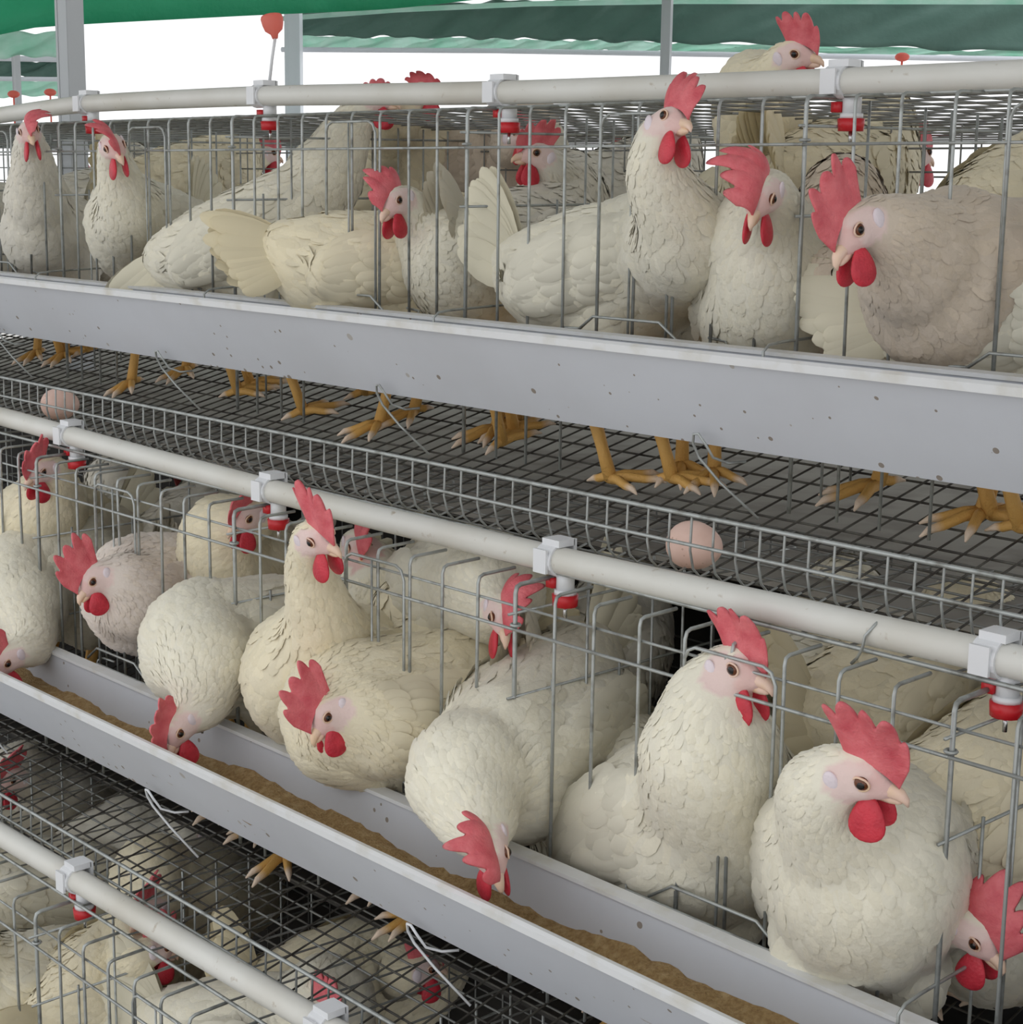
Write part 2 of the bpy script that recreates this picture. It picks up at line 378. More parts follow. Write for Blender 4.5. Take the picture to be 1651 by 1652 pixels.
# water pipes
def interp(pts, x): return float(np.interp(x, [p[0] for p in pts], [p[1] for p in pts]))
PIPE = {'upper': [(XL, .03), (-3.3, .082), (-2.83, .106), (-2.545, .119), (-2.03, .117), (-1.53, .106), (-1.04, .102), (XR, .10)],
        'middle': [(XL, -.34), (-2.36, -.354), (-1.95, -.363), (-1.5, -.369), (-1.1, -.366), (-.69, -.359), (XR, -.352)],
        'lower': [(XL, -.84), (-1.9, -.815), (-1.4, -.807), (-1.2, -.803), (XR, -.79)]}
for t in ('upper', 'middle', 'lower'):
    T = TI[t]; Yp = T['Yg']+.05; r = .0138
    lab = {'upper': 'white plastic water pipe along the top of the upper cages', 'middle': 'white plastic water pipe along the top of the middle cages', 'lower': 'dusty white water pipe crossing the lower left corner'}[t]
    rt = root('water_pipe', (-1.9, Yp, T['pipe']-.014), lab, 'water pipe', 'water pipes')
    xx = np.linspace(XL, XR, 90); zz = np.array([interp(PIPE[t], x) for x in xx])
    for _ in range(6): zz[1:-1] = (zz[:-2]+2*zz[1:-1]+zz[2:])/4
    m = MB(); m.tube([(x, Yp, z) for x, z in zip(xx, zz)], r, 20); m.build('pipe', MT['pipe'], rt)
    for x in XS[t]:
        x = x+.0; z = float(np.interp(x, xx, zz))
        m = MB(); V = []; F = []; na = 14; ro = r+.0025
        for k, (dx, rr) in enumerate(((-.011, r), (-.011, ro), (.011, ro), (.011, r))):
            for j in range(na):
                a = math.radians(-150+260*j/(na-1))  # wraps front and top
                V.append((x+dx, Yp-rr*math.cos(a), z+rr*math.sin(a)))
        for k in range(3):
            for j in range(na-1): F.append((k*na+j, k*na+j+1, (k+1)*na+j+1, (k+1)*na+j))
        m.add(V, F)
        m.box((x+.003, Yp+.004, z+r+.004), .024, .022, .007); m.box((x+.003, Yp+.016, z+r-.002), .024, .004, .018)
        m.box((x-.001, Yp-r-.003, z+.0), .018, .003, .024)
        m.build('clip', MT['clip'], rt, False, True)
        dr_ = MB(); c0 = np.array([x+.012, Yp+.006, z-r])
        dr_.tube([c0+(0, 0, .004), c0-(0, 0, .016)], .0095, 12); dr_.tube([c0-(0, 0, .016), c0-(0, 0, .021)], .0115, 12)
        do = dr_.build('drinker', MT['clip'], rt)
        m = MB(); m.tube([c0-(0, 0, .021), c0-(0, 0, .033)], [.0135, .0125], 14); m.build('red_cup', MT['red'], do)
        m = MB(); m.box(c0+np.array([-.012, -.006, -.010]), .010, .010, .010); m.build('red_lug', MT['red'], do)
        m = MB(); m.tube([c0-(0, 0, .033), c0-(0, 0, .046)], .002, 8); m.build('steel_pin', MT['steel'], do)

    if t == 'middle':
        q = [at(px, py, Y) for px, py, Y in ((1424, 997, 1.150), (1412, 1008, 1.138), (1396, 1026, 1.134), (1393, 1040, 1.134), (1391, 1048, 1.136), (1383, 1062, 1.142), (1374, 1070, 1.146))]
        m = MB(); m.tube(q, .0014, 6); m.build('tie_wire', MT['wire'], rt)

# dropping boards, plus black uprights added to darken the back of the cages
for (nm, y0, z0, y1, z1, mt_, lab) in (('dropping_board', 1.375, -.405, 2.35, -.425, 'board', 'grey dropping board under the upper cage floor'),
                             ('dropping_board', 1.60, -.435, 1.66, -.89, 'boarddark', 'black upright board added to darken the back of the middle cage row'),
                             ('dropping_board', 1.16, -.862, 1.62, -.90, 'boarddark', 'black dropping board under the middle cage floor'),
                             ('dropping_board', 1.36, -.92, 1.40, -1.48, 'boarddark', 'black upright board added to darken the back of the lower cage row')):
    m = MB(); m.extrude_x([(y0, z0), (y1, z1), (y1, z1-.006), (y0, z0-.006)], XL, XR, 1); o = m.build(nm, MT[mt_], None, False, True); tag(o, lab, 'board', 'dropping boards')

# ------------------------------------------------------------------ background
def sheet(name, rows, D, mt_, label, cat, amp=.02, freq=3.0, n=60, th=.004, group=None):
    """hanging cloth: rows = list of pixel polylines from top to bottom, D = distance at left and right"""
    rows = [[atd(px, py, d) for (px, py), d in zip(r, np.linspace(D[0], D[1], len(r)))] for r in rows]
    nr = 10; V = []; 
    for j in range(nr+1):
        q = j/nr*(len(rows)-1); a = min(int(q), len(rows)-2); fr = q-a
        for i in range(n+1):
            s = i/n
            def ev(r):
                k = s*(len(r)-1); b = min(int(k), len(r)-2); return r[b]*(1-(k-b))+r[b+1]*(k-b)
            p = ev(rows[a])*(1-fr)+ev(rows[a+1])*fr
            p = p+TOW*amp*(math.sin(s*freq*6.28+j*.5)+.5*math.sin(s*freq*15+1.3*j))+np.array([0, 0, .25*amp*math.sin(s*freq*11)])
            V.append(p)
    F = [(j*(n+1)+i, j*(n+1)+i+1, (j+1)*(n+1)+i+1, (j+1)*(n+1)+i) for j in range(nr) for i in range(n)]
    m = MB(); m.add(V, F); o = m.build(name, MT[mt_]); so = o.modifiers.new('thickness', 'SOLIDIFY'); so.thickness = th
    tag(o, label, cat, group); return o
sheet('tarpaulin', [[(-500, -330), (250, -330), (1000, -330)], [(-500, 150), (60, 47), (560, 14), (1000, -12)]], (3.9, 5.0), 'tarp', 'bright green tarpaulin hanging across the top left', 'tarpaulin', .015, 1.5)
sheet('curtain', [[(470, 20), (800, 2), (1100, -2), (1800, -4)], [(480, 58), (800, 62), (1100, 69), (1800, 86)]], (6.2, 5.4), 'tarpdark', 'dark green gathered curtain across the far opening', 'curtain', .012, 9.0, 160)
sheet('curtain_fringe', [[(480, 58), (800, 62), (1100, 69), (1800, 86)], [(480, 80), (800, 80), (1100, 85), (1800, 95)]], (6.25, 5.45), 'mint', 'pale mint film under the dark green curtain', 'film', .012, 12.0, 160)
sheet('curtain_fringe', [[(-120, 40), (0, 55), (100, 50)], [(-120, 92), (0, 92), (100, 92)]], (5.4, 5.6), 'mint', 'pale mint film at the far left under the tarpaulin', 'film', .012, 2.0)
sheet('curtain', [[(-120, 97), (0, 97), (100, 97)], [(-120, 126), (0, 126), (100, 126)]], (6.6, 6.8), 'tarpdark', 'small dark green curtain at the far left behind the post', 'curtain', .02, 2.0)
sheet('curtain_fringe', [[(-120, 129), (0, 129), (100, 130)], [(-120, 160), (0, 156), (100, 154)]], (6.9, 7.1), 'mint', 'pale green film above the pipe at the far left edge', 'film', .012, 2.0)
def rail(name, pts, D, r, mt_, label, cat, group=None):
    P = [atd(px, py, d) for (px, py), d in zip(pts, np.linspace(D[0], D[1], len(pts)))]
    m = MB(); m.tube(P, r, 10); o = m.build(name, MT[mt_]); tag(o, label, cat, group); return o
rail('curtain_rod', [(455, 30), (640, 16), (860, 6), (1100, 2), (1800, 3)], (6.15, 5.35), .009, 'mint', 'pale mint rod along the top of the dark curtain', 'rod')
rail('rail', [(455, 80), (800, 82), (1100, 87), (1800, 98)], (6.1, 5.3), .009, 'postpale', 'pale blue horizontal pipe under the dark green curtain', 'rail')
rail('rail', [(-120, 94), (0, 94), (100, 96)], (6.5, 6.6), .011, 'postpale', 'pale pipe at far left, upper of two beside the post', 'rail')
rail('rail', [(-120, 127), (0, 127), (100, 128)], (6.6, 6.7), .009, 'postpale', 'pale pipe at far left, lower of two beside the post', 'rail')
def post(px, D, wid, mt_, label, h0=-CZ, h1=1.23, rot=.2):
    p = atd(px, 80, D); ca, sa = math.cos(rot), math.sin(rot)
    m = MB(); m.box((p[0], p[1], (h0+h1)/2), wid, wid, h1-h0, [(ca, sa, 0), (-sa, ca, 0), (0, 0, 1)])
    # lips of the channel section
    for s in (-1, 1): m.box((p[0]+sa*wid*.5+ca*s*wid*.4, p[1]-ca*wid*.5+sa*s*wid*.4, (h0+h1)/2), wid*.18, wid*.06, h1-h0, [(ca, sa, 0), (-sa, ca, 0), (0, 0, 1)])
    o = m.build('post', MT[mt_], None, False); tag(o, label, 'post'); return o
post(114, 3.6, .042, 'post', 'galvanised steel post at the upper left in front of the tarpaulin', rot=.1)
post(1075, 5.35, .030, 'post', 'slim grey post in front of the dark green curtain', rot=.5)
post(474, 6.0, .055, 'postpale', 'pale overexposed post beside the red float tube', rot=.75)
post(25, 6.2, .022, 'post', 'thin dark post at the far left edge')
# red float tube on the upper pipe
q0 = at(434, 128, 1.40); rt = root('float_tube', q0, 'red float cap on a thin clear tube above the upper water pipe', 'float tube')
q1 = at(444, 62, 1.40); m = MB(); m.tube([q0-(0, 0, .01), q0*.5+q1*.5, q1], .0022, 8); m.build('tube', MT['clip'], rt)
q2 = at(438, 26, 1.40); m = MB(); d_ = nrm(q2-q1)
m.tube([q1, q1+d_*.006, q1+d_*.012, q1*.35+q2*.65, q2-d_*.004, q2], [.004, .0055, .0125, .015, .016, .0145], 14); m.build('float_cap', MT['redfloat'], rt)
for (px, py, D, lab) in ((1456, 92, 4.6, 'small red cap far behind at upper right'), (22, 152, 5.5, 'tiny red cap far behind at the left edge'), (81, 149, 5.5, 'tiny pale red cap far behind beside the post')):
    p = atd(px, py, D); m = MB(); m.ellip(p, (.02, .02, .012)); m.tube([p, p-(0, 0, .12)], .003, 6); o = m.build('float_tube', MT['redfloat']); tag(o, lab, 'float tube')

# eggs
for (px, py, Y, a, lab) in ((1121, 880, 1.205, .2, 'pinkish egg in the upper egg tray near the centre'), (97, 652, 1.205, 1.0, 'pinkish egg in the upper egg tray at the left')):
    p = at(px, py, Y); V = []; m = MB(); ca, sa = math.cos(a), math.sin(a)
    m.ellip((0, 0, 0), (.0235, .0235, .0285), n=24, m=16); Vv = m.v[0]; tpr = 1-.10*(Vv[:, 2]/.0285); Vv[:, 0] *= tpr; Vv[:, 1] *= tpr
    Vv = np.stack([Vv[:, 2]*ca-Vv[:, 1]*sa, Vv[:, 2]*sa+Vv[:, 1]*ca, Vv[:, 0]], 1)+p; m.v[0] = Vv
    o = m.build('egg', MT['egg']); tag(o, lab, 'egg', 'eggs in the egg tray')

# ------------------------------------------------------------------ hens
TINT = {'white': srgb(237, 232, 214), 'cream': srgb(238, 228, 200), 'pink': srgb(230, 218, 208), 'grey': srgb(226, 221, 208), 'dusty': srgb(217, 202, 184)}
SKIN = np.array(srgb(224, 178, 172)); SKINP = np.array(srgb(228, 204, 198))
UP = np.array([0, 0, 1.])
def set_col(me, C):
    a = me.color_attributes.new('Col', 'FLOAT_COLOR', 'POINT')
    a.data.foreach_set('color', np.concatenate([C, np.ones((len(C), 1))], 1).astype(np.float32).ravel())
def cards(P, T, N, Lg, Wd, lift, drop, long=False, hug=None):
    """feather blades; P base, T flow, N normal (k,3); hug = tree of the skin they lie on; returns verts, faces, normals, feather index"""
    k = len(P); B = np.cross(N, T)
    s, wdt = ((0, .2, .45, .7, .88, .97, 1.), (.4, .8, 1., .92, .66, .36, .08)) if long else ((0, .35, .7, .92, 1.), (.6, .95, 1., .66, .15))
    ns = len(s)-1; V = np.zeros((k, ns+1, 3, 3)); NN = np.zeros_like(V)
    for i, si in enumerate(s):
        ctr = P+T*(si*Lg)[:, None]+N*(lift*si*Lg-drop*(si*Lg)**2)[:, None]
        ni = N
        if hug is not None:
            tree, SV, SN = hug; idx = np.fromiter((tree.find(c)[1] for c in ctr), int, k)
            sn = SN[idx]; dist = ((ctr-SV[idx])*sn).sum(1)
            ctr = ctr+sn*(-dist-(.0008 if i == 0 else -.0002)+lift*.020*si)[:, None]; ni = sn
        for j, v in enumerate((-1, 0, 1)):
            V[:, i, j] = ctr+B*(v*wdt[i]*Wd/2)[:, None]-N*(abs(v)*wdt[i]*Wd*.10)[:, None]
            NN[:, i, j] = ni+(.55 if long else .22)*v*B+.20*T*si
    F = []
    for i in range(ns):
        for j in range(2): F.append((i*3+j, (i+1)*3+j, (i+1)*3+j+1, i*3+j+1))
    F = np.array(F); st = (ns+1)*3
    FF = (F[None]+(np.arange(k)*st)[:, None, None]).reshape(-1, 4)
    NN = NN.reshape(-1, 3); NN /= np.linalg.norm(NN, axis=1)[:, None]
    return V.reshape(-1, 3), FF, NN, np.repeat(np.arange(k), st)
def fmesh(name, V, F, N, C, mt_, off):
    me = bpy.data.meshes.new(name); V = np.asarray(V)-off
    me.vertices.add(len(V)); me.vertices.foreach_set('co', V.astype(np.float32).ravel())
    q = np.asarray([len(f) for f in F]); idx = np.concatenate([np.asarray(f) for f in F])
    me.loops.add(len(idx)); me.loops.foreach_set('vertex_index', idx.astype(np.int32))
    me.polygons.add(len(q)); me.polygons.foreach_set('loop_start', np.concatenate([[0], np.cumsum(q)[:-1]]).astype(np.int32))
    me.update(calc_edges=True); me.validate(); me.shade_smooth(); set_col(me, C); me.materials.append(mt_)
    if N is not None: me.normals_split_custom_set_from_vertices(N.tolist())
    return me

HENS = []
def hen(tier_, label, head, gaze, body, heading, nb=None, pitch=12, s=1.0, tint='white', comb=(.9, 0, 1.), tail=55, feet=None, fluff=1.0, legs=True, roll=0, low=0):
    """head, body, nb (neck base): (px, py, Y); gaze, heading: (right, up, toward the camera); comb: height, flop, length; tail: elevation"""
    HENS.append(dict(tier=tier_, label=label, H=at(*head), g=cdir(*gaze), B=at(*body), a=cdir(*heading), nb=None if nb is None else at(*nb), pitch=pitch, s=s,
                     tint=tint, comb=comb, tail=tail, feet=feet, fluff=fluff, legs=legs, roll=roll))

def spline(P, R, n):
    """catmull-rom through rows of P with radii R"""
    P = np.asarray(P); R = np.asarray(R); k = len(P)
    d = np.concatenate([[0], np.cumsum(np.linalg.norm(np.diff(P, axis=0), axis=1)+1e-6)])
    u = np.linspace(0, d[-1], n); A = np.concatenate([P, R], 1); out = []
    for x in u:
        i = min(max(np.searchsorted(d, x)-1, 0), k-2); t = (x-d[i])/(d[i+1]-d[i])
        p0, p1, p2, p3 = A[max(i-1, 0)], A[i], A[i+1], A[min(i+2, k-1)]
        out.append(.5*((2*p1)+(-p0+p2)*t+(2*p0-5*p1+4*p2-p3)*t*t+(-p0+3*p1-3*p2+p3)*t**3))
    out = np.array(out); return out[:, :3], np.maximum(out[:, 3:], .006)

def prep(h):
    s = h['s']; a = h['a'].copy(); a[2] = 0; a = nrm(a); p = math.radians(h['pitch']); l = nrm(np.cross(UP, a)); a = nrm(a*math.cos(p)+UP*math.sin(p)); u = np.cross(a, l)
    B, H, g = h['B'], h['H'], h['g']
    ref = UP+.45*np.array([a[0], a[1], 0]); uh = nrm(ref-g*ref.dot(g)); lh = np.cross(uh, g)
    if h['roll']:
        c, q = math.cos(h['roll']), math.sin(h['roll']); uh, lh = uh*c+lh*q, lh*c-uh*q
    h.update(a=a, l=l, u=u, uh=uh, lh=lh)
    hb = H-g*.016*s-uh*.010*s
    if h['nb'] is not None:
        dv = h['nb']-H; dn_ = np.linalg.norm(dv)
        if dn_ < .088*s: h['nb'] = H+dv*(.088*s/dn_)
    C = B+(a*.085+u*.028)*s
    nb = h['nb'] if h['nb'] is not None else None
    ctrl = [B-(a*.135-u*.040)*s, B-(a*.095-u*.018)*s, B-a*.045*s, B+a*.03*s-u*.004*s, B+(a*.075+u*.006)*s]
    rad = [(.026, .028), (.056, .060), (.076, .082), (.080, .086), (.072, .080)]
    if nb is not None: ctrl.append(nb); rad.append((.058, .060))
    else: ctrl.append(B+(a*.112+u*.050)*s); rad.append((.054, .058))
    q0 = ctrl[-1]; dist = np.linalg.norm(hb-q0)
    t0 = nrm(a*.5+u*.8) if nb is None else nrm(q0-(B+(a*.05)*s)); t1 = nrm(g*.42+uh*.62)
    kk = .38*dist; b1, b2 = q0+t0*kk*.8, hb-t1*kk
    for t in (.25, .5, .75, 1.):
        ctrl.append((1-t)**3*q0+3*(1-t)**2*t*b1+3*(1-t)*t*t*b2+t**3*hb)
    fl = h['fluff']; rad += [(.045*fl, .047*fl), (.035*fl, .037*fl), (.0275*fl, .0285*fl), (.0215, .0225)]
    rad = [(x*s, y*s) for x, y in rad]
    P, R = spline(ctrl, rad, 44)
    T = np.gradient(P, axis=0); T /= np.linalg.norm(T, axis=1)[:, None]
    m = MB()
    for i in range(len(P)):
        t = T[i]; lat = nrm(l-t*l.dot(t)); vv = np.cross(t, lat)
        m.ellip(P[i], (min(R[i])*.8, R[i][0], R[i][1]), (t, lat, vv), 14, 9)
    # head
    m.ellip(H, (.0245*s, .0165*s, .0190*s), (g, lh, uh), 16, 12); m.ellip(H-g*.010*s-uh*.004*s, (.020*s, .0185*s, .0195*s), (g, lh, uh))
    m.ellip(H+g*.017*s-uh*.004*s, (.014*s, .0105*s, .0115*s), (g, lh, uh))
    for sd in (-1, 1):
        m.ellip(H+lh*sd*.009*s-uh*.007*s+g*.003*s, (.014*s, .0095*s, .009*s), (g, lh, uh))
        # folded wing and thigh volumes
        w0 = B+l*sd*.066*s-a*.015*s+u*.010*s
        ax = nrm(a+u*.12); m.ellip(w0, (.098*s, .020*s, .048*s), (ax, l, np.cross(ax, l)))
        m.ellip(B+l*sd*.040*s-u*.060*s-a*.005*s, (.040*s, .030*s, .052*s), (a, l, u))
    m.ellip(B-u*.030*s+a*.02*s, (.095*s, .070*s, .062*s), (a, l, u))
    h['P'], h['T'] = P, T
    me = m.mesh('tmp', MT['feather']); o = bpy.data.objects.new('tmp', me); COL.objects.link(o)
    r = o.modifiers.new('r', 'REMESH'); r.mode = 'VOXEL'; r.voxel_size = .0062; r.use_smooth_shade = True
    q = o.modifiers.new('s', 'SMOOTH'); q.factor = .5; q.iterations = 8
    h['tmp'] = o

def finish(h, dg):
    s, a, l, u, g, uh, lh, B, H = (h[k] for k in ('s', 'a', 'l', 'u', 'g', 'uh', 'lh', 'B', 'H'))
    base = np.array([B[0], B[1], floor_z(h['tier'], B[1])])
    rt = root('hen', base, h['label'], 'hen', 'white laying hens')
    def part(name, me, parent=None):
        o = bpy.data.objects.new(name, me); COL.objects.link(o); o.parent = parent or rt; return o
    ev = h['tmp'].evaluated_get(dg); me0 = bpy.data.meshes.new_from_object(ev)
    nv = len(me0.vertices); V = np.zeros(nv*3, np.float32); me0.vertices.foreach_get('co', V); V = V.reshape(-1, 3).astype(float)
    N = np.zeros(nv*3, np.float32); me0.vertices.foreach_get('normal', N); N = N.reshape(-1, 3).astype(float)
    F = [tuple(p.vertices) for p in me0.polygons]
    bpy.data.meshes.remove(me0); tm = h['tmp'].data; bpy.data.objects.remove(h['tmp']); bpy.data.meshes.remove(tm)
    # undulating clumps of plumage
    w = np.sin(V@np.array([38., 61, 47])+rng.uniform(0, 6))*np.sin(V@np.array([-53., 29, 66])+rng.uniform(0, 6))
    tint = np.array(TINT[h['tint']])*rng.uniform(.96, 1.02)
    loc = np.stack([(V-H)@g, (V-H)@lh, (V-H)@uh], 1)/s
    face = ((loc[:, 0]-.006)/.026)**2+((loc[:, 2]+.001)/.0165)**2
    isf = (face < 1)&(np.abs(loc[:, 1]) < .03)&(loc[:, 2] < .0155)
    isf &= np.linalg.norm(loc, axis=1) < .036
    isf |= (loc[:, 0] > .013)&(loc[:, 0] < .040)&(np.abs(loc[:, 1]) < .0125)&(np.abs(loc[:, 2]+.002) < .0155)
    neck = np.clip(np.linalg.norm(V-H, axis=1)/(.10*s), 0, 1)
    V2 = V+N*(w*.0016*neck)[:, None]
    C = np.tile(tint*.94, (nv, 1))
    fm = np.clip((1.12-face)/.25, 0, 1)*isf; fm = np.where(isf, np.maximum(fm, .85), 0)
    C = C*(1-fm[:, None])+SKINP*fm[:, None]
    C = np.where(((loc[:, 0] > .012)&isf)[:, None], C*.45+SKIN*.55, C)
    # feathers
    tri = np.array([f[:3] for f in F]); fa = np.array(F if all(len(f) == 4 for f in F) else [f if len(f) == 4 else f+(f[2],) for f in F])
    area = np.linalg.norm(np.cross(V[fa[:, 1]]-V[fa[:, 0]], V[fa[:, 3]]-V[fa[:, 0]]), axis=1)
    hf = np.clip((np.linalg.norm(V[fa[:, 0]]-H, axis=1)/s-.03)/.15, 0, 1); pw = area*(1+3*(1-hf)); ii = rng.choice(len(fa), size=2400, p=pw/pw.sum())
    bc = rng.dirichlet((1, 1, 1, 1), len(ii)); p = (V[fa[ii]]*bc[:, :, None]).sum(1); n = (N[fa[ii]]*bc[:, :, None]).sum(1); n /= np.linalg.norm(n, axis=1)[:, None]
    ok = ~isf[fa[ii]].any(1); p, n = p[ok], n[ok]
    dd = ((p[:, None]-h['P'][None])**2).sum(2); near = dd.argmin(1); t = -h['T'][near]
    t = t-n*(t*n).sum(1)[:, None]; tl = np.linalg.norm(t, axis=1); ok = tl > .15; p, n, t, near = p[ok], n[ok], t[ok]/tl[ok][:, None], near[ok]
    t = t+rng.normal(0, .10, t.shape); t -= n*(t*n).sum(1)[:, None]; t /= np.linalg.norm(t, axis=1)[:, None]
    hd = np.linalg.norm(p-H, axis=1)/s; fr = np.clip((hd-.03)/.15, 0, 1)
    Lg = (.012+.022*fr)*s*rng.uniform(.8, 1.25, len(p)); Wd = (.0045+.0135*fr)*s*rng.uniform(.8, 1.2, len(p))
    tree = KDTree(nv)
    for i_, c_ in enumerate(V2): tree.insert(c_, i_)
    tree.balance()
    fv, ff, fn, fi = cards(p-n*.001, t, n, Lg, Wd, rng.uniform(.05, .16, len(p))*(.4+.6*fr), np.zeros(len(p)), False, (tree, V2, N))
    fc = tint[None]*(rng.uniform(.93, 1.03, len(p))[:, None])*(1-.05*rng.random((len(p), 1))*np.array([[0, .25, 1.0]])); fc = np.minimum(fc[fi], .97)
    me = fmesh('body', np.concatenate([V2, fv]), F+[tuple(x) for x in ff+nv], np.concatenate([N, fn]), np.concatenate([C, fc]), MT['feather'], base)
    part('body', me)
    # wings: rows of coverts and long flight feathers
    for sd in (-1, 1):
        PP, TT, NNs, LL, WW = [], [], [], [], []
        for row, (x0, ln, wd, cnt, z0, z1) in enumerate(((-.010, .085, .026, 9, .046, -.034), (.020, .060, .026, 9, .048, -.038), (.045, .040, .024, 9, .050, -.036), (.064, .028, .020, 8, .046, -.030))):
            for k in range(cnt):
                q = k/(cnt-1); z = z0+(z1-z0)*q; x = x0-.010*q+rng.normal(0, .002)
                lat = .079*math.sqrt(max(0., 1-(z/.10)**2))+.009+.0022*(2-row)*0+.001*row
                n = nrm(l*sd*.95+u*(z/.10)*.5); t = nrm(-a-u*(.05+.16*(1-q))+l*sd*(-.10)+rng.normal(0, .03, 3)); t = nrm(t-n*t.dot(n))
                PP.append(B+(a*x+u*(z+.010)+l*sd*lat)*s); TT.append(t); NNs.append(n); LL.append(ln*s*rng.uniform(.85, 1.15)); WW.append(wd*s)
        k = len(PP); fv, ff, fn, fi = cards(np.array(PP), np.array(TT), np.array(NNs), np.array(LL), np.array(WW), rng.uniform(.14, .30, k), np.zeros(k), True, (tree, V2, N))
        fc = np.minimum(tint[None]*rng.uniform(.95, 1.04, (k, 1)), .97)[fi]
        part('wing', fmesh('wing', fv, [tuple(x) for x in ff], fn, fc, MT['tailf'], base))
    # tail fan
    if h['tail'] is not None:
        e0 = math.radians(h['tail']); tb = B+(-a*.118+u*.040)*s; PP, TT, NNs, LL, WW = [], [], [], [], []
        for sd in (-1, 1):
            for k in range(12):
                q = k/11; e = e0+math.radians(14-44*q+rng.normal(0, 2)); d = -a*math.cos(e)+u*math.sin(e)+l*sd*(.08+.20*q)
                n = nrm(l*sd*.9+u*.25); d = nrm(d); n = nrm(n-d*n.dot(d))
                PP.append(tb+(l*sd*(.006+.012*q)-u*.028*q)*s); TT.append(d); NNs.append(n); LL.append((.118-.045*q)*s*rng.uniform(.9, 1.08)); WW.append(.034*s)
        k = len(PP); fv, ff, fn, fi = cards(np.array(PP), np.array(TT), np.array(NNs), np.array(LL), np.array(WW), np.zeros(k), .6/s*np.ones(k), True)
        tc = tint*np.array([1, .985, .93]); fc = np.minimum(tc[None]*rng.uniform(.94, 1.03, (k, 1)), .97)[fi]
        part('tail', fmesh('tail', fv, [tuple(x) for x in ff], fn, fc, MT['tailf'], base))
    hm = lambda x, y, z: H+(g*x+lh*y+uh*z)*s
    # comb
    ch, flop, cl = h['comb']; n = 46; rows = 9; V = []; F = []
    for sgn in (-1, 1):
        for i in range(n+1):
            q = i/n; x = .030-.050*q*cl; zb = .0190*math.sqrt(max(.04, 1-(x/.0315)**2))-.0045
            env = (math.sin(math.pi*min(1, .12+.74*q))**.7)*.042*ch
            sp = abs(math.sin(math.pi*(q*4.6+.15)))**.7; top = env*(.63+.37*sp)*(1+.10*math.sin(9*q+3*flop))
            for j in range(rows+1):
                hh = top*j/rows; th = .0044*(1-.65*j/rows)*math.sqrt(max(.05, 1-abs(2*q-1)**3))
                A = flop*1.35*(hh/.044); fl_ = hh*math.sin(A*.62)+.0024*math.sin(q*13+2*flop)*j/rows; dz = hh*math.cos(A*.62)-.004*abs(flop)*(j/rows)**2
                V.append(hm(x+hh*(.22-.75*q), sgn*th+fl_, zb+dz))
    k = (n+1)*(rows+1)
    for sgn in range(2):
        for i in range(n):
            for j in range(rows):
                f = (i*(rows+1)+j, (i+1)*(rows+1)+j, (i+1)*(rows+1)+j+1, i*(rows+1)+j+1); f = tuple(x+sgn*k for x in f); F.append(f if sgn else f[::-1])
    for i in range(n): b = rows; F.append((i*(rows+1)+b, (i+1)*(rows+1)+b, (i+1)*(rows+1)+b+k, i*(rows+1)+b+k))
    for i in (0, n):
        for j in range(rows): f = (i*(rows+1)+j, i*(rows+1)+j+1, i*(rows+1)+j+1+k, i*(rows+1)+j+k); F.append(f)
    WORLD[rt.name] = base
    m = MB(); m.add(V, F); m.build('comb', MT['comb'], rt, True, True)
    # wattles
    down = nrm(-UP*.75-uh*.25)
    for sd in (-1, 1):
        V = []; F = []; na, nr = 18, 5; c0 = hm(.013, sd*.0075, -.0115)
        out = nrm(lh*sd*.5+g*.12); dn = nrm(down+out*.12); fw = nrm(g-dn*g.dot(dn)); no = np.cross(dn, fw)
        rl, rw = .0172*s, .0138*s; ctr = c0+dn*rl*.82
        m = MB(); m.ellip((0, 0, 0), (1, 1, 1), n=18, m=12); Vv = m.v[0].copy(); zz = Vv[:, 2]
        wsc = (.80-.30*np.clip(zz, -1, 1))  # narrow at the root, wide below
        m.v[0] = ctr[None]-dn[None]*(zz*rl)[:, None]+fw[None]*(Vv[:, 0]*rw*1.15*wsc)[:, None]+no[None]*(Vv[:, 1]*.0038*s)[:, None]
        m.build('wattle', MT['wattle'], rt)
        # ear lobe
        m = MB(); m.ellip(hm(-.0125, sd*.0165, -.0035), (.0062*s, .0028*s, .0092*s), (nrm(g+uh*.3), lh, nrm(uh-g*.3)), 12, 8); m.build('ear_lobe', MT['lobe'], rt)
        # eye
        m = MB(); m.ellip(hm(.0075, sd*.0132, .0040), (.0052*s, .0042*s, .0050*s), (g, lh, uh), 16, 10); eo = m.build('eye', MT['iris'], rt)
        m = MB(); m.ellip(hm(.0079, sd*.0152, .0040), (.0036*s, .0026*s, .0036*s), (g, lh, uh), 12, 8); m.build('pupil', MT['pupil'], eo)
        m = MB(); er = hm(.0075, sd*.0148, .0040)
        m.tube([er+(g*.0060*math.cos(x)+uh*.0052*math.sin(x)-lh*sd*.001*abs(math.cos(x)))*s for x in np.linspace(0, 2*math.pi, 17)[:-1]], .0009*s, 6, closed=True); m.build('eyelid', MT['beak'], eo)
    # beak
    m = MB(); m.tube([hm(.018, 0, -.0035), hm(.025, 0, -.0025), hm(.0312, 0, -.004), hm(.036, 0, -.0072), hm(.0378, 0, -.0112)], [.0066*s, .0060*s, .0045*s, .0027*s, .0008*s], 12)
    bo = m.build('beak', MT['beak'], rt)
    m = MB(); m.tube([hm(.018, 0, -.0092), hm(.026, 0, -.0095), hm(.031, 0, -.0100), hm(.0335, 0, -.0102)], [.0052*s, .0042*s, .0025*s, .0008*s], 10); m.build('lower_mandible', MT['beak'], bo)
